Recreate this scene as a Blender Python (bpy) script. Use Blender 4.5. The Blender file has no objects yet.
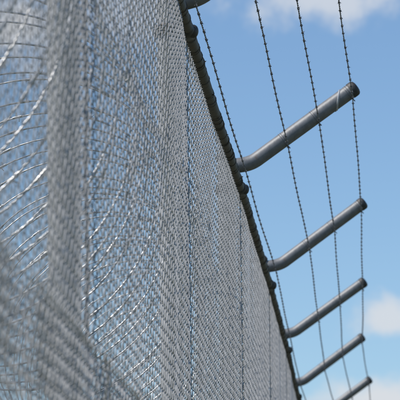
import bpy, math, random
import numpy as np
from mathutils import Matrix, Vector

random.seed(7)
RNG = np.random.default_rng(7)
S = bpy.context.scene
COL = S.collection

# ------------------------------------------------------------------ camera frame
F = 3000.0                     # focal length in pixels of the 400 px photograph
CAM = Vector((0.55, 0.0, 1.6))


def nrm(v):
    return v / np.linalg.norm(v)


Yc = nrm(np.array([186.3, -479.9, 3000.0]))          # fence direction seen by the camera (right, up, forward)
zr = -0.012
Zc = nrm(np.array([zr, 1.0, (479.9 - zr * 186.3) / 3000.0]))
Xc = -np.cross(Yc, Zc)                               # (right, up, forward) is left-handed
RIGHT = Vector((Xc[0], Yc[0], Zc[0]))
UP = Vector((Xc[1], Yc[1], Zc[1]))
FWD = Vector((Xc[2], Yc[2], Zc[2]))


def ray(px, py):
    return (RIGHT * ((px - 200) / F) + UP * ((200 - py) / F) + FWD).normalized()


# ------------------------------------------------------------------ fence sizes (metres)
BAY = 3.0
POST_Y = [-0.04 + BAY * i for i in range(14)]        # posts every 3 m
Y0, Y1 = POST_Y[0], POST_Y[-1]
RAIL_Z = CAM.z + 1.968
ARM_Z = CAM.z + 2.068
POST_X = -0.058
POST_R = 0.034
RAIL_R = 0.0205
ARM_R = 0.0305


def wander(y):
    """the fence line is not dead straight: sideways drift of rail and fabric along it"""
    ys = np.array([-1, 6, 9, 12, 13.4, 17.5, 21, 30, 40.])
    xs = np.array([0, -.019, -.017, .003, .007, -.004, -.032, -.02, 0.])
    y = np.asarray(y, dtype=float)
    out = np.zeros_like(y)
    for d in (-1.2, -.6, 0, .6, 1.2):
        out = out + np.interp(y + d, ys, xs) / 5
    return out


# ------------------------------------------------------------------ mesh helpers
def link(name, verts, faces, mat, parent=None, smooth=True):
    me = bpy.data.meshes.new(name)
    if isinstance(verts, np.ndarray):
        nf = len(faces)
        k = faces.shape[1]
        me.vertices.add(len(verts))
        me.vertices.foreach_set('co', verts.astype(np.float32).ravel())
        me.loops.add(nf * k)
        me.loops.foreach_set('vertex_index', faces.astype(np.int32).ravel())
        me.polygons.add(nf)
        me.polygons.foreach_set('loop_start', np.arange(0, nf * k, k, dtype=np.int32))
        me.polygons.foreach_set('loop_total', np.full(nf, k, dtype=np.int32))
        me.update(calc_edges=True)
    else:
        me.from_pydata(verts, [], faces)
        me.update()
    if smooth:
        me.polygons.foreach_set('use_smooth', np.ones(len(me.polygons), dtype=bool))
    me.materials.append(mat)
    o = bpy.data.objects.new(name, me)
    COL.objects.link(o)
    if parent:
        o.parent = parent
    return o


def empty(name, loc):
    o = bpy.data.objects.new(name, None)
    o.location = loc
    o.empty_display_size = 0.2
    COL.objects.link(o)
    return o


def tag(o, label, cat, group=None):
    o['label'] = label
    o['category'] = cat
    if group:
        o['group'] = group


class MB:
    """collects tubes, lathes and boxes, then links them as one mesh"""
    def __init__(self):
        self.v, self.f = [], []

    def tube(self, pts, r, n=10, cap=True):
        pts = [Vector(p) for p in pts]
        rs = r if isinstance(r, (list, tuple)) else [r] * len(pts)
        base = len(self.v)
        nrmv = None
        for i, p in enumerate(pts):
            a = pts[max(i - 1, 0)]
            b = pts[min(i + 1, len(pts) - 1)]
            t = (b - a)
            if t.length < 1e-9:
                t = Vector((0, 0, 1))
            t.normalize()
            if nrmv is None:
                ref = Vector((0, 1, 0)) if abs(t.y) < .9 else Vector((1, 0, 0))
                nrmv = (ref - t * ref.dot(t)).normalized()
            else:
                nrmv = (nrmv - t * nrmv.dot(t)).normalized()
            bn = t.cross(nrmv)
            for k in range(n):
                a_ = 2 * math.pi * k / n
                self.v.append(p + (nrmv * math.cos(a_) + bn * math.sin(a_)) * rs[i])
        for i in range(len(pts) - 1):
            for k in range(n):
                k2 = (k + 1) % n
                self.f.append((base + i * n + k, base + i * n + k2, base + (i + 1) * n + k2, base + (i + 1) * n + k))
        if cap:
            self.f.append(tuple(base + k for k in range(n - 1, -1, -1)))
            e = base + (len(pts) - 1) * n
            self.f.append(tuple(e + k for k in range(n)))
        return self

    def hexa(self, c, ax, r, h, n=6, bevel=0.0):
        ax = Vector(ax).normalized()
        c = Vector(c)
        return self.tube([c, c + ax * bevel, c + ax * (h - bevel), c + ax * h],
                         [r * .88, r, r, r * .88], n)

    def build(self, name, mat, parent=None, smooth=True):
        o = link(name, [tuple(v) for v in self.v], self.f, mat, parent, smooth)
        if smooth:
            try:
                o.data.set_sharp_from_angle(angle=math.radians(50))
            except Exception:
                pass
        return o


def tubes_np(P, r, n=5, closed=False):
    """P: (wires, points, 3) -> one vert array and quad array for all the wires"""
    W, N, _ = P.shape
    T = np.empty_like(P)
    T[:, 1:-1] = P[:, 2:] - P[:, :-2]
    T[:, 0] = P[:, 1] - P[:, 0]
    T[:, -1] = P[:, -1] - P[:, -2]
    T /= np.linalg.norm(T, axis=2, keepdims=True) + 1e-12
    ref = np.array([1.0, 0.13, 0.07])
    A = np.cross(T, ref)
    A /= np.linalg.norm(A, axis=2, keepdims=True) + 1e-12
    B = np.cross(T, A)
    ang = np.arange(n) * 2 * np.pi / n
    V = P[:, :, None, :] + r * (A[:, :, None, :] * np.cos(ang)[None, None, :, None]
                               + B[:, :, None, :] * np.sin(ang)[None, None, :, None])
    V = V.reshape(-1, 3)
    w = np.arange(W)[:, None, None] * (N * n)
    i = np.arange(N - 1)[None, :, None] * n
    k = np.arange(n)[None, None, :]
    k2 = (k + 1) % n
    a = w + i + k
    b = w + i + k2
    Q = np.stack([a, b, b + n, a + n], axis=-1).reshape(-1, 4)
    return V, Q


# ------------------------------------------------------------------ materials
def metal(name, c1, c2, metallic, rough, scale, stain=None, stain_amt=0.0, bump=0.0, streak=1.0):
    m = bpy.data.materials.new(name)
    m.use_nodes = True
    nt = m.node_tree
    N, L = nt.nodes, nt.links
    bs = N['Principled BSDF']
    tc = N.new('ShaderNodeTexCoord')
    mp = N.new('ShaderNodeMapping')
    mp.inputs['Scale'].default_value = (1, 1, streak)
    L.new(tc.outputs['Object'], mp.inputs['Vector'])
    no = N.new('ShaderNodeTexNoise')
    no.inputs['Scale'].default_value = scale
    no.inputs['Detail'].default_value = 6
    no.inputs['Roughness'].default_value = .65
    L.new(mp.outputs['Vector'], no.inputs['Vector'])
    rp = N.new('ShaderNodeValToRGB')
    rp.color_ramp.elements[0].position = .32
    rp.color_ramp.elements[1].position = .68
    rp.color_ramp.elements[0].color = (*c1, 1)
    rp.color_ramp.elements[1].color = (*c2, 1)
    L.new(no.outputs['Fac'], rp.inputs['Fac'])
    out = rp.outputs['Color']
    if stain:
        n2 = N.new('ShaderNodeTexNoise')
        n2.inputs['Scale'].default_value = scale * .35
        n2.inputs['Detail'].default_value = 8
        n2.inputs['Roughness'].default_value = .7
        L.new(tc.outputs['Object'], n2.inputs['Vector'])
        r2 = N.new('ShaderNodeMapRange')
        r2.inputs['From Min'].default_value = .60 - stain_amt
        r2.inputs['From Max'].default_value = .74 - stain_amt
        L.new(n2.outputs['Fac'], r2.inputs['Value'])
        mx = N.new('ShaderNodeMix')
        mx.data_type = 'RGBA'
        L.new(r2.outputs['Result'], mx.inputs['Factor'])
        L.new(out, mx.inputs[6])
        mx.inputs[7].default_value = (*stain, 1)
        out = mx.outputs[2]
    L.new(out, bs.inputs['Base Color'])
    bs.inputs['Metallic'].default_value = metallic
    rr = N.new('ShaderNodeMapRange')
    rr.inputs['To Min'].default_value = rough - .1
    rr.inputs['To Max'].default_value = rough + .12
    L.new(no.outputs['Fac'], rr.inputs['Value'])
    L.new(rr.outputs['Result'], bs.inputs['Roughness'])
    if bump:
        bp = N.new('ShaderNodeBump')
        bp.inputs['Strength'].default_value = bump
        bp.inputs['Distance'].default_value = .002
        L.new(no.outputs['Fac'], bp.inputs['Height'])
        L.new(bp.outputs['Normal'], bs.inputs['Normal'])
    return m


M_wire = metal('galvanised_wire', (.28, .269, .253), (.53, .51, .483), .2, .46, 35)
M_coil = metal('bright_coil_wire', (.34, .34, .34), (.56, .56, .555), .7, .32, 30)
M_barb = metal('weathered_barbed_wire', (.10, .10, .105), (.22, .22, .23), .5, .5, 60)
M_arm = metal('weathered_steel_pipe', (.14, .142, .145), (.22, .222, .224), .3, .50, 38,
              stain=(.15, .095, .06), stain_amt=.015, bump=.35, streak=.6)
M_post = metal('galvanised_post', (.34, .333, .325), (.47, .462, .452), .15, .55, 18, bump=.2, streak=.15)
M_rail = metal('dark_weathered_rail', (.038, .034, .029), (.115, .098, .08), .2, .65, 55,
               stain=(.10, .062, .038), stain_amt=.06, bump=.9)
M_clamp = metal('dark_clamp_steel', (.04, .04, .04), (.085, .08, .075), .3, .55, 50, stain=(.16, .08, .04), stain_amt=.02)
M_tie = metal('bright_tie_wire', (.32, .32, .32), (.48, .48, .48), .4, .5, 40)


# ------------------------------------------------------------------ ground
def ground_material():
    m = bpy.data.materials.new('dry_grass_ground')
    m.use_nodes = True
    N, L = m.node_tree.nodes, m.node_tree.links
    bs = N['Principled BSDF']
    tc = N.new('ShaderNodeTexCoord')
    a = N.new('ShaderNodeTexNoise')
    a.inputs['Scale'].default_value = 1.4
    a.inputs['Detail'].default_value = 10
    L.new(tc.outputs['Object'], a.inputs['Vector'])
    rp = N.new('ShaderNodeValToRGB')
    e = rp.color_ramp.elements
    e[0].position, e[1].position = .3, .7
    e[0].color = (.05, .075, .028, 1)
    e[1].color = (.16, .145, .085, 1)
    L.new(a.outputs['Fac'], rp.inputs['Fac'])
    L.new(rp.outputs['Color'], bs.inputs['Base Color'])
    bs.inputs['Roughness'].default_value = .95
    b = N.new('ShaderNodeTexNoise')
    b.inputs['Scale'].default_value = 40
    b.inputs['Detail'].default_value = 8
    L.new(tc.outputs['Object'], b.inputs['Vector'])
    bp = N.new('ShaderNodeBump')
    bp.inputs['Strength'].default_value = .8
    bp.inputs['Distance'].default_value = .04
    L.new(b.outputs['Fac'], bp.inputs['Height'])
    L.new(bp.outputs['Normal'], bs.inputs['Normal'])
    return m


def build_ground():
    rings = [0, 6, 14, 30, 60, 120, 260, 600, 1500, 4000]
    n = 48
    v, f = [(0, 15, 0)], []
    for r in rings[1:]:
        for k in range(n):
            a = 2 * math.pi * k / n
            z = 0 if r < 40 else random.uniform(-.004, .002) * min(r, 400)
            v.append((r * math.cos(a), 15 + r * math.sin(a), z))
    for k in range(n):
        f.append((0, 1 + k, 1 + (k + 1) % n))
    for j in range(len(rings) - 2):
        for k in range(n):
            k2 = (k + 1) % n
            a = 1 + j * n
            f.append((a + k, a + n + k, a + n + k2, a + k2))
    g = link('ground', v, f, ground_material())
    g['kind'] = 'structure'


build_ground()


# ------------------------------------------------------------------ chain link fabric
def slack(y, z):
    """how far the hanging fabric leaves its plane: drawn in at the posts, bellied between them"""
    ph = (y - Y0) / BAY
    d = (ph - np.round(ph)) * BAY
    tied = np.exp(-(d / .06) ** 2)
    belly = np.interp(np.floor(ph), [0, 1, 2, 3, 4, 5, 13], [.012, .012, .018, .001, .002, .003, .006]) * np.sin(np.abs(ph - np.floor(ph)) * np.pi) ** 1.3
    b = (.0050 * np.sin(1.9 * y + 1.1 * z + .6) + .0026 * np.sin(4.7 * y - 1.6 * z)
         + .0014 * np.sin(9.7 * y + 1.2 * z + 2.) + .0005 * np.sin(17.3 * y - 3.1 * z + 1.))
    return b * np.interp(y, [8.5, 9.5, 40], [.85, .42, .42]) * (1 - .7 * tied) - .0015 * tied + belly - .005 + wander(y)


def chain_link(name, z0, z1, xoff, parent, seed, q=.032, r=.00155, t=.0038):
    rng = np.random.default_rng(seed)
    W = int((Y1 - Y0) / q)
    H = int((z1 - z0) / q)
    # centre line of one zigzag wire: three points at each bend
    idx = np.arange(H + 1)
    seq_y, seq_z, seq_x = [], [], []
    for h in idx:
        right = h % 2
        e = 1.0 if right else 0.0
        inn = -1 if right else 1
        xi = t if right else -t                      # rising legs lie in front, falling legs behind
        for (dy, dz, xx) in ((inn * .0046, -.0042, xi), (-inn * .0014, 0, 0.0), (inn * .0046, .0042, -xi)):
            seq_y.append(e * q + dy)
            seq_z.append(h * q + dz)
            seq_x.append(xx)
    y = np.array(seq_y)[None, :] + (Y0 + np.arange(W) * q)[:, None]
    flip = (np.arange(W) % 2)[:, None] * q
    z = z0 + np.array(seq_z)[None, :] + flip
    x = np.broadcast_to(np.array(seq_x)[None, :], y.shape).copy()
    # small irregularities of woven wire
    y = y + rng.normal(0, .0003, y.shape) + .004 * np.sin(1.9 * z + .7 * y) + .003 * np.sin(.9 * y)
    z = z + rng.normal(0, .0002, y.shape) + (rng.normal(0, .0006, W))[:, None] \
        - .012 * np.sin((y - Y0) / BAY * np.pi) ** 2 * (1 if z1 < RAIL_Z - .5 else .55)
    x = x + xoff + slack(y, z) + rng.normal(0, .00012, x.shape) + rng.normal(0, .0002, W)[:, None]
    P = np.stack([x, y, z], axis=-1)
    V, Q = tubes_np(P, r, 5)
    return link(name, V, Q, M_wire, parent)


fence = empty('chain_link_fence', (0, Y0, 0))
tag(fence, 'tall galvanised chain-link fence with cranked post arms, running away at left', 'fence')


def child_local(o, parent):
    o.parent = parent
    o.matrix_parent_inverse = Matrix.Translation(-Vector(parent.location))
    return o


OVER_TOP = CAM.z + .655
UPPER_LOW = CAM.z + .46
m1 = chain_link('chain_link_mesh', UPPER_LOW, RAIL_Z - .018, 0.0, None, 3)
m1['label'] = 'upper roll of chain-link mesh hanging from the top rail'
m2 = chain_link('chain_link_mesh', .05, OVER_TOP, .0125, None, 5, r=.00175)
m2['label'] = 'lower roll of chain-link mesh overlapping the upper roll'
for o in (m1, m2):
    child_local(o, fence)

# top rail with its spiral lacing wire
mb = MB()
n_r = 160
pts = []
for i in range(n_r + 1):
    y = Y0 - .05 + (Y1 - Y0 + .1) * i / n_r
    pts.append((float(wander(y)), y, RAIL_Z - .006 * math.sin((y - Y0) / BAY * math.pi) ** 2
                + .002 * math.sin(.8 * y)))
mb.tube(pts, RAIL_R, 20)
rail = mb.build('top_rail', M_rail)
child_local(rail, fence)

# ends of the mesh and bits of tie wire twisted round the rail, no two alike
rest = MB()
yy = Y0 + .04
n_tie = 0
while yy < Y1:
    single = yy > 8.3 and n_tie < 98                 # the ones that show largest are parts of their own
    mb = MB() if single else rest
    rr = random.uniform(.0012, .0026)
    R_ = RAIL_R + rr * random.uniform(-.3, .7)
    a0 = random.uniform(0, 6.28)
    tilt_ = random.uniform(-.014, .014)
    x0_ = float(wander(yy))
    z0_ = RAIL_Z - .006 * math.sin((yy - Y0) / BAY * math.pi) ** 2 + .002 * math.sin(.8 * yy)
    turns_ = random.choice((1.0, 1.0, 1.5, 2.0))
    nn = int(16 * turns_)
    mb.tube([(x0_ + R_ * math.cos(a0 + 6.283 * turns_ * k / nn), yy + tilt_ * math.sin(6.283 * k / nn * turns_) + rr * 2 * turns_ * k / nn,
              z0_ + R_ * math.sin(a0 + 6.283 * turns_ * k / nn)) for k in range(nn + 1)], rr, 6)
    if random.random() < .5:                          # a twisted tail sticking out
        a1_ = random.uniform(-2.6, .6)
        p0 = Vector((x0_ + R_ * math.cos(a1_), yy, z0_ + R_ * math.sin(a1_)))
        p1 = p0 + Vector((math.cos(a1_) * .006, random.uniform(-.012, .012), math.sin(a1_) * .006))
        mb.tube([p0, p0.lerp(p1, .6), p1], [rr, rr, rr * .6], 5)
    if single:
        n_tie += 1
        child_local(mb.build('tie_wire', M_rail), fence)
    yy += random.choice((.03, .05, .09, .12, .128, .19)) * random.uniform(.8, 1.2)
child_local(rest.build('tie_wire', M_rail), fence)['kind'] = 'stuff'


# ------------------------------------------------------------------ posts with arms
def arm_path():
    """S-bend: out of the post head level, then up the slope"""
    pts = [(POST_X, 0, ARM_Z - .010), (-.02, 0, ARM_Z - .006), (.015, 0, ARM_Z - .001)]
    a0, a1 = math.radians(8), ARM_SLOPE
    x, z = .015, ARM_Z - .001
    n = 14
    R = .13
    for i in range(1, n + 1):
        a = a0 + (a1 - a0) * i / n
        ds = R * (a1 - a0) / n
        x += math.cos(a) * ds
        z += math.sin(a) * ds
        pts.append((x, 0, z))
    return pts


ARM_SLOPE = math.radians(35.5)
ARM_LEN = .559
AP = [Vector(p) for p in arm_path()]
d_end = Vector((math.cos(ARM_SLOPE), 0, math.sin(ARM_SLOPE)))
start = Vector((0.0, 0, ARM_Z))
tip_along = (start + Vector((math.cos(math.radians(33.8)), 0, math.sin(math.radians(33.8)))) * ARM_LEN)
last = AP[-1]
rem = (tip_along - last).dot(d_end)
TIP = last + d_end * rem
for k in range(1, 7):
    AP.append(last + d_end * (rem * k / 6))
ARM_NRM = Vector((math.sin(ARM_SLOPE), 0, -math.cos(ARM_SLOPE)))      # underside of the sloping pipe


def arm_point(fr):
    """point on the arm axis at horizontal fraction fr between fence plane and tip"""
    xx = fr * TIP.x
    for a, b in zip(AP, AP[1:]):
        if a.x <= xx <= b.x:
            t = (xx - a.x) / (b.x - a.x)
            return a.lerp(b, t)
    return AP[-1].copy()


def post_part():
    root_y = 0
    mb = MB()
    mb.tube([(POST_X, 0, -.02), (POST_X, 0, 1.0), (POST_X, 0, 2.2), (POST_X, 0, ARM_Z + .022)], POST_R, 22)
    post = mb.build('post', M_post)
    # domed cap
    c = MB()
    zc = ARM_Z + .018
    rs = [(POST_R + .004, 0), (POST_R + .004, .016), (POST_R * .92, .026), (POST_R * .62, .036), (POST_R * .2, .041)]
    c.tube([(POST_X, 0, zc + h) for _, h in rs], [r for r, _ in rs], 22)
    c.build('post_cap', M_clamp, post)
    a = MB()
    a.tube(AP, ARM_R, 24)
    arm = a.build('arm', M_arm, post)
    for fr in (.378, .652, .945):                     # tie wire that holds a strand to the arm
        c = arm_point(fr)
        tb = MB()
        ph_ = random.uniform(0, 6)
        pts_ = []
        for k in range(33):
            t = 6.283 * k / 22 + ph_
            pts_.append(c + (ARM_NRM * math.cos(t) + Vector((0, 1, 0)) * math.sin(t)) * (ARM_R + .0009)
                        + d_end * (-.006 + .012 * k / 32 + .003 * math.sin(t)))
        tb.tube(pts_, .0011, 5)
        u_ = c + ARM_NRM * (ARM_R + .003)
        tw_ = [u_ + Vector((0, -.012, 0)) * (k / 8) + ARM_NRM * (.012 * k / 8) + d_end * (.0016 * math.sin(k * 2.2)) for k in range(9)]
        tb.tube(tw_, .0016, 5)
        tb.build('strand_tie', M_barb, arm)
    e = MB()
    prof = [(-.022, 1.03), (-.020, 1.07), (-.004, 1.07), (.003, 1.02), (.0085, .86), (.0115, .6), (.013, .2)]
    e.tube([TIP + d_end * h for h, _ in prof], [ARM_R * k for _, k in prof], 24)
    e.build('end_cap', M_clamp, arm)
    # rail clamp: band round the post, saddle round the rail and a bolt that pokes out on the near side
    k_ = MB()
    ring = []
    for i in range(25):
        t = 2 * math.pi * i / 24
        ring.append((POST_X + (POST_R + .004) * math.cos(t), (POST_R + .004) * math.sin(t), RAIL_Z))
    for dz in (-.012, -.004, .004, .012):
        k_.tube([(p[0], p[1], p[2] + dz) for p in ring], .0052, 6, cap=False)
    k_.tube([(0, -.045, RAIL_Z), (0, -.04, RAIL_Z), (0, .04, RAIL_Z), (0, .045, RAIL_Z)],
            [RAIL_R + .001, RAIL_R + .0045, RAIL_R + .0045, RAIL_R + .001], 20)
    bx = Vector((RAIL_R - .004, 0, RAIL_Z - .003))
    prof = [(0, .021), (.006, .021), (.011, .019), (.015, .0155), (.018, .010), (.0195, .004)]
    k_.tube([bx + Vector((1, 0, -.12)) * h for h, _ in prof], [r for _, r in prof], 18)
    k_.build('rail_clamp', M_clamp, post)
    # thin dark bar added along the mesh beside the post to darken the seam
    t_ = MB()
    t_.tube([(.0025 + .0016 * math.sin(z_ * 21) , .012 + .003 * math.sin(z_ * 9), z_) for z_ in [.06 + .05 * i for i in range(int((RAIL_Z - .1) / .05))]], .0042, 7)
    t_.build('dark_seam_bar', M_barb, post)
    return post


def dup(o, parent=None):
    c = o.copy()
    COL.objects.link(c)
    if parent:
        c.parent = parent
    for ch in list(o.children):
        dup(ch, c)
    return c


first = post_part()
posts = []
PIVOT = Vector((0, 0, ARM_Z))
TILT = {i: math.radians(random.uniform(-.9, .9)) for i in range(len(POST_Y))}
TILT.update({3: math.radians(6.0), 4: 0, 5: math.radians(.5), 6: math.radians(-.6), 7: math.radians(.4)})
SHIFT = {2: -.021, 3: -.013, 4: .003, 5: .016, 6: -.006, 7: -.028, 8: .001}
LEAN = {2: -.020, 3: -.006}
for i, y in enumerate(POST_Y):
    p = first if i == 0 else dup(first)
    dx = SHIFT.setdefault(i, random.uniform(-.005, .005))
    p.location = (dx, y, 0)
    p.rotation_euler = (0, random.uniform(-.001, .001), random.uniform(-.03, .03))
    for c in p.children:
        if c.name.startswith('arm'):
            R = Matrix.Rotation(-TILT[i], 3, 'Y')
            c.rotation_euler = R.to_euler()
            c.location = PIVOT - R @ PIVOT
        if c.name.startswith('dark_seam_bar'):
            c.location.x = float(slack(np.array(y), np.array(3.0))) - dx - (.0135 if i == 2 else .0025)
        if c.name.startswith('rail_clamp'):
            c.location.x = float(wander(y)) - dx
    posts.append(p)
for p in posts:
    child_local(p, fence)


# bright wire tie twisted round the arm ends of two posts
def tie(post, s, tilt, r=.0028):
    c = TIP - d_end * s
    u = ARM_NRM
    w = Vector((0, 1, 0))
    mb = MB()
    pts = []
    for i in range(40):
        t = 2 * math.pi * i / 30
        pts.append(c + (u * math.cos(t) + w * math.sin(t)) * (ARM_R - r * .45)
                   + d_end * (-tilt * math.cos(t) + .006 * i / 26))
    mb.tube(pts, r, 6)
    mb.build('arm_tie', M_tie, [c for c in post.children if c.name.startswith('arm')][0])


tie(posts[4], .088, .030, .0052)

# ------------------------------------------------------------------ barbed wire strands
WIRES = [
    (.045, 'barbed wire strand lowest on the arms, closest to the dark top rail'),
    (.378, 'barbed wire strand crossing the arms just above their bend, second out from the rail'),
    (.652, 'barbed wire strand crossing the straight arms, next below the one at their tips'),
    (.945, 'outermost barbed wire strand passing over the very tips of the arms'),
]


def strand(fr, label, seed):
    rng = random.Random(seed)
    base = arm_point(fr)
    off = base + ARM_NRM * (ARM_R + .0025) if fr > .1 else base + Vector((.004, 0, -(ARM_R + .003)))
    amp = rng.uniform(.006, .012)
    ph = rng.uniform(0, 6)

    ax_, az_ = [], []
    for i in range(len(POST_Y)):                     # where the strand sits on each arm
        q = PIVOT + Matrix.Rotation(-TILT[i], 3, 'Y') @ (off - PIVOT)
        ax_.append(q.x + SHIFT[i])
        az_.append(q.z)

    def axis(y):
        s = math.sin((y - Y0) / BAY * math.pi) ** 2
        return (float(np.interp(y, POST_Y, ax_)) + .003 * math.sin(1.1 * y + ph) * s, y,
                float(np.interp(y, POST_Y, az_)) - amp * s * (1 + .3 * math.sin(.8 * y + ph)))
    ys = np.arange(Y0 - .03, Y1 + .03, .008)
    C = np.array([axis(y) for y in ys])
    tw = ys / .055 * 2 * np.pi + ph
    rad = .0016
    A = C + np.stack([np.cos(tw) * rad, 0 * tw, np.sin(tw) * rad], -1)
    B = C - np.stack([np.cos(tw) * rad, 0 * tw, np.sin(tw) * rad], -1)
    V, Q = tubes_np(np.stack([A, B]), .00135, 5)
    Vs, Qs = [V], [Q]
    nb = len(V)
    y = Y0 + rng.uniform(0, .1)
    while y < Y1:
        c = Vector(axis(y))
        a0 = rng.uniform(0, math.pi)
        # wrapped turns
        turns = np.array([[(c.x + .0034 * math.cos(a0 + t), c.y - .007 + .014 * t / 14, c.z + .0034 * math.sin(a0 + t))
                           for t in np.linspace(0, 14, 22)]])
        v, q = tubes_np(turns, .0011, 4)
        Vs.append(v)
        Qs.append(q + nb)
        nb += len(v)
        for k in range(4):
            a = a0 + k * math.pi / 2 + rng.uniform(-.3, .3)
            d = Vector((math.cos(a), rng.uniform(-.45, .45), math.sin(a)))
            yo = (-.004, .004)[k % 2]
            p0 = c + Vector((0, yo, 0)) + d * .003
            p1 = p0 + d * rng.uniform(.003, .0065)
            v, q = tubes_np(np.array([[tuple(p0), tuple(p1)]]), .0011, 4)
            v[4:] = np.array(p1) + (v[4:] - np.array(p1)) * .3
            Vs.append(v)
            Qs.append(q + nb)
            nb += len(v)
        y += rng.uniform(.112, .132)
    o = link('barbed_wire', np.concatenate(Vs), np.concatenate(Qs), M_barb)
    tag(o, label, 'barbed wire', 'barbed wire strands strung along the arms')


for i, (fr, lab) in enumerate(WIRES):
    strand(fr, lab, 20 + i)


# ------------------------------------------------------------------ concertina coil hung behind the mesh
def coil():
    R0 = .50
    cx, cz = -.535, CAM.z + 1.37
    pitch = .23
    rng = np.random.default_rng(12)
    turns = int((Y1 - Y0 - .6) / pitch)
    n = 64
    t = np.arange(turns * n + 1) / n
    th = t * 2 * np.pi
    j = np.floor(t)
    jr = rng.normal(0, .014, turns + 2)
    jy = rng.normal(0, .022, turns + 2)
    fr = t - j
    ji = j.astype(int)
    rr = R0 + jr[ji] * (1 - fr) + jr[ji + 1] * fr
    dy = jy[ji] * (1 - fr) + jy[ji + 1] * fr
    x = cx + rr * np.cos(th)
    z = cz + rr * np.sin(th)
    # concertina: turns swing together and apart where they are clipped
    y = Y0 + .3 + t * pitch + dy + .035 * np.sin(1.5 * th)
    x = np.minimum(x, -.024)
    P = np.stack([x, y, z], -1)
    V, Q = tubes_np(P[None], .0029, 6)
    Vs, Qs, nb = [V], [Q], len(V)
    # barbs wound on the wire
    step = 5
    for i in range(2, len(P) - 2, step):
        p = Vector(P[i])
        tg = (Vector(P[i + 1]) - Vector(P[i - 1])).normalized()
        nn = tg.orthogonal().normalized()
        bn = tg.cross(nn)
        a0 = rng.uniform(0, 6.28)
        v, q = tubes_np(np.array([[tuple(p + tg * s) for s in (-.016, -.012, .012, .016)]]), .0050, 6)
        Vs.append(v); Qs.append(q + nb); nb += len(v)
        for k in range(2):
            a = a0 + k * math.pi + rng.uniform(-.4, .4)
            d = (nn * math.cos(a) + bn * math.sin(a) + tg * rng.uniform(-.4, .4)).normalized()
            p0 = p + tg * (-.006 + .012 * k)
            p1 = p0 + d * .017
            v, q = tubes_np(np.array([[tuple(p0), tuple(p1)]]), .0013, 4)
            Vs.append(v); Qs.append(q + nb); nb += len(v)
    o = link('concertina_coil', np.concatenate(Vs), np.concatenate(Qs), M_coil)
    tag(o, 'long coil of looped barbed wire hung behind the chain-link mesh', 'wire coil')


coil()

# ------------------------------------------------------------------ sun and sky
SUN_DIR = Vector((-.60, -.22, .77)).normalized()        # towards the sun: high on the far side of the fence
sd = bpy.data.lights.new('Sun', 'SUN')
sd.energy = 4.2
sd.angle = math.radians(.53)
sd.color = (1.0, .955, .89)
so = bpy.data.objects.new('Sun', sd)
so.rotation_euler = SUN_DIR.to_track_quat('Z', 'Y').to_euler()
so.location = (-8, -4, 12)
COL.objects.link(so)

w = bpy.data.worlds.new('World')
S.world = w
w.use_nodes = True
nt = w.node_tree
N, L = nt.nodes, nt.links
bg = N['Background']
sky = N.new('ShaderNodeTexSky')
sky.sky_type = 'NISHITA'
sky.sun_disc = False
sky.sun_elevation = math.asin(SUN_DIR.z)
sky.sun_rotation = math.atan2(SUN_DIR.x, SUN_DIR.y)
sky.altitude = 300
sky.air_density = 1.0
sky.dust_density = .3
sky.ozone_density = 2.5
bg.inputs['Strength'].default_value = .13
tc = N.new('ShaderNodeTexCoord')


def math_node(op, a, b=None, c=None):
    n = N.new('ShaderNodeMath')
    n.operation = op
    for i, s in enumerate((a, b, c)):
        if s is None:
            continue
        if isinstance(s, (int, float)):
            n.inputs[i].default_value = s
        else:
            L.new(s, n.inputs[i])
    return n.outputs[0]


def dot(v, vec):
    n = N.new('ShaderNodeVectorMath')
    n.operation = 'DOT_PRODUCT'
    L.new(v, n.inputs[0])
    n.inputs[1].default_value = vec
    return n.outputs['Value']


D = tc.outputs['Generated']
noi = N.new('ShaderNodeTexNoise')
noi.inputs['Scale'].default_value = 55
noi.inputs['Detail'].default_value = 7
noi.inputs['Roughness'].default_value = .55
L.new(D, noi.inputs['Vector'])
nz = math_node('SUBTRACT', noi.outputs['Fac'], .5)


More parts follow.
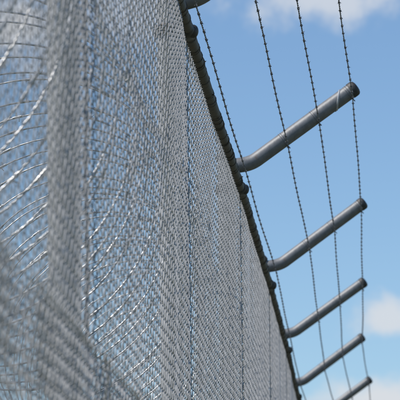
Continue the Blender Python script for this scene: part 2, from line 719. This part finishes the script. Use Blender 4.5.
def cloud(px, py, wx, wy, dens):
    c = ray(px, py)
    r_ = (RIGHT - c * RIGHT.dot(c)).normalized()
    u_ = c.cross(r_) * -1
    u_ = r_.cross(c)
    a = math_node('DIVIDE', dot(D, r_), wx / F)
    b = math_node('DIVIDE', dot(D, u_), wy / F)
    d2 = math_node('ADD', math_node('MULTIPLY', a, a), math_node('MULTIPLY', b, b))
    g = math_node('EXPONENT', math_node('MULTIPLY', d2, -1.0))
    front = math_node('GREATER_THAN', dot(D, c), .5)
    e = math_node('ADD', g, math_node('MULTIPLY', nz, 1.9))
    mr = N.new('ShaderNodeMapRange')
    mr.interpolation_type = 'SMOOTHERSTEP'
    mr.inputs['From Min'].default_value = .15
    mr.inputs['From Max'].default_value = 1.0
    mr.inputs['To Max'].default_value = dens
    L.new(e, mr.inputs['Value'])
    soft = math_node('MULTIPLY', mr.outputs['Result'], math_node('MINIMUM', math_node('MULTIPLY', g, 4.0), 1.0))
    return math_node('MULTIPLY', soft, front)


tot = None
for spec in ((345, -4, 105, 32, .75), (388, 309, 40, 26, .85), (385, 406, 62, 30, .95), (325, 404, 45, 15, .55),
             (15, 28, 80, 42, 1.0), (120, 10, 60, 40, .5)):
    o_ = cloud(*spec)
    tot = o_ if tot is None else math_node('MAXIMUM', tot, o_)
grade = N.new('ShaderNodeMix')
grade.data_type = 'RGBA'
grade.blend_type = 'MULTIPLY'
grade.inputs['Factor'].default_value = 1.0
L.new(sky.outputs['Color'], grade.inputs[6])
grade.inputs[7].default_value = (.82, .92, 1.0, 1)
mixc = N.new('ShaderNodeMix')
mixc.data_type = 'RGBA'
L.new(tot, mixc.inputs['Factor'])
L.new(grade.outputs[2], mixc.inputs[6])
mixc.inputs[7].default_value = (5.4, 5.6, 5.9, 1)
L.new(mixc.outputs[2], bg.inputs['Color'])

# ------------------------------------------------------------------ camera
cd = bpy.data.cameras.new('Camera')
cd.sensor_width = 36
cd.sensor_fit = 'HORIZONTAL'
cd.lens = F / 400 * 36
cd.clip_start = .05
cd.clip_end = 12000
cd.dof.use_dof = True
cd.dof.focus_distance = 10.0
cd.dof.aperture_fstop = 17
cd.dof.aperture_blades = 9
co = bpy.data.objects.new('Camera', cd)
m = Matrix.Identity(4)
for i in range(3):
    m[i][0], m[i][1], m[i][2], m[i][3] = RIGHT[i], UP[i], -FWD[i], CAM[i]
co.matrix_world = m
COL.objects.link(co)
S.camera = co

S.view_settings.view_transform = 'Standard'
S.view_settings.look = 'None'
S.view_settings.exposure = 0
S.view_settings.gamma = 1
S.view_settings.use_curve_mapping = False
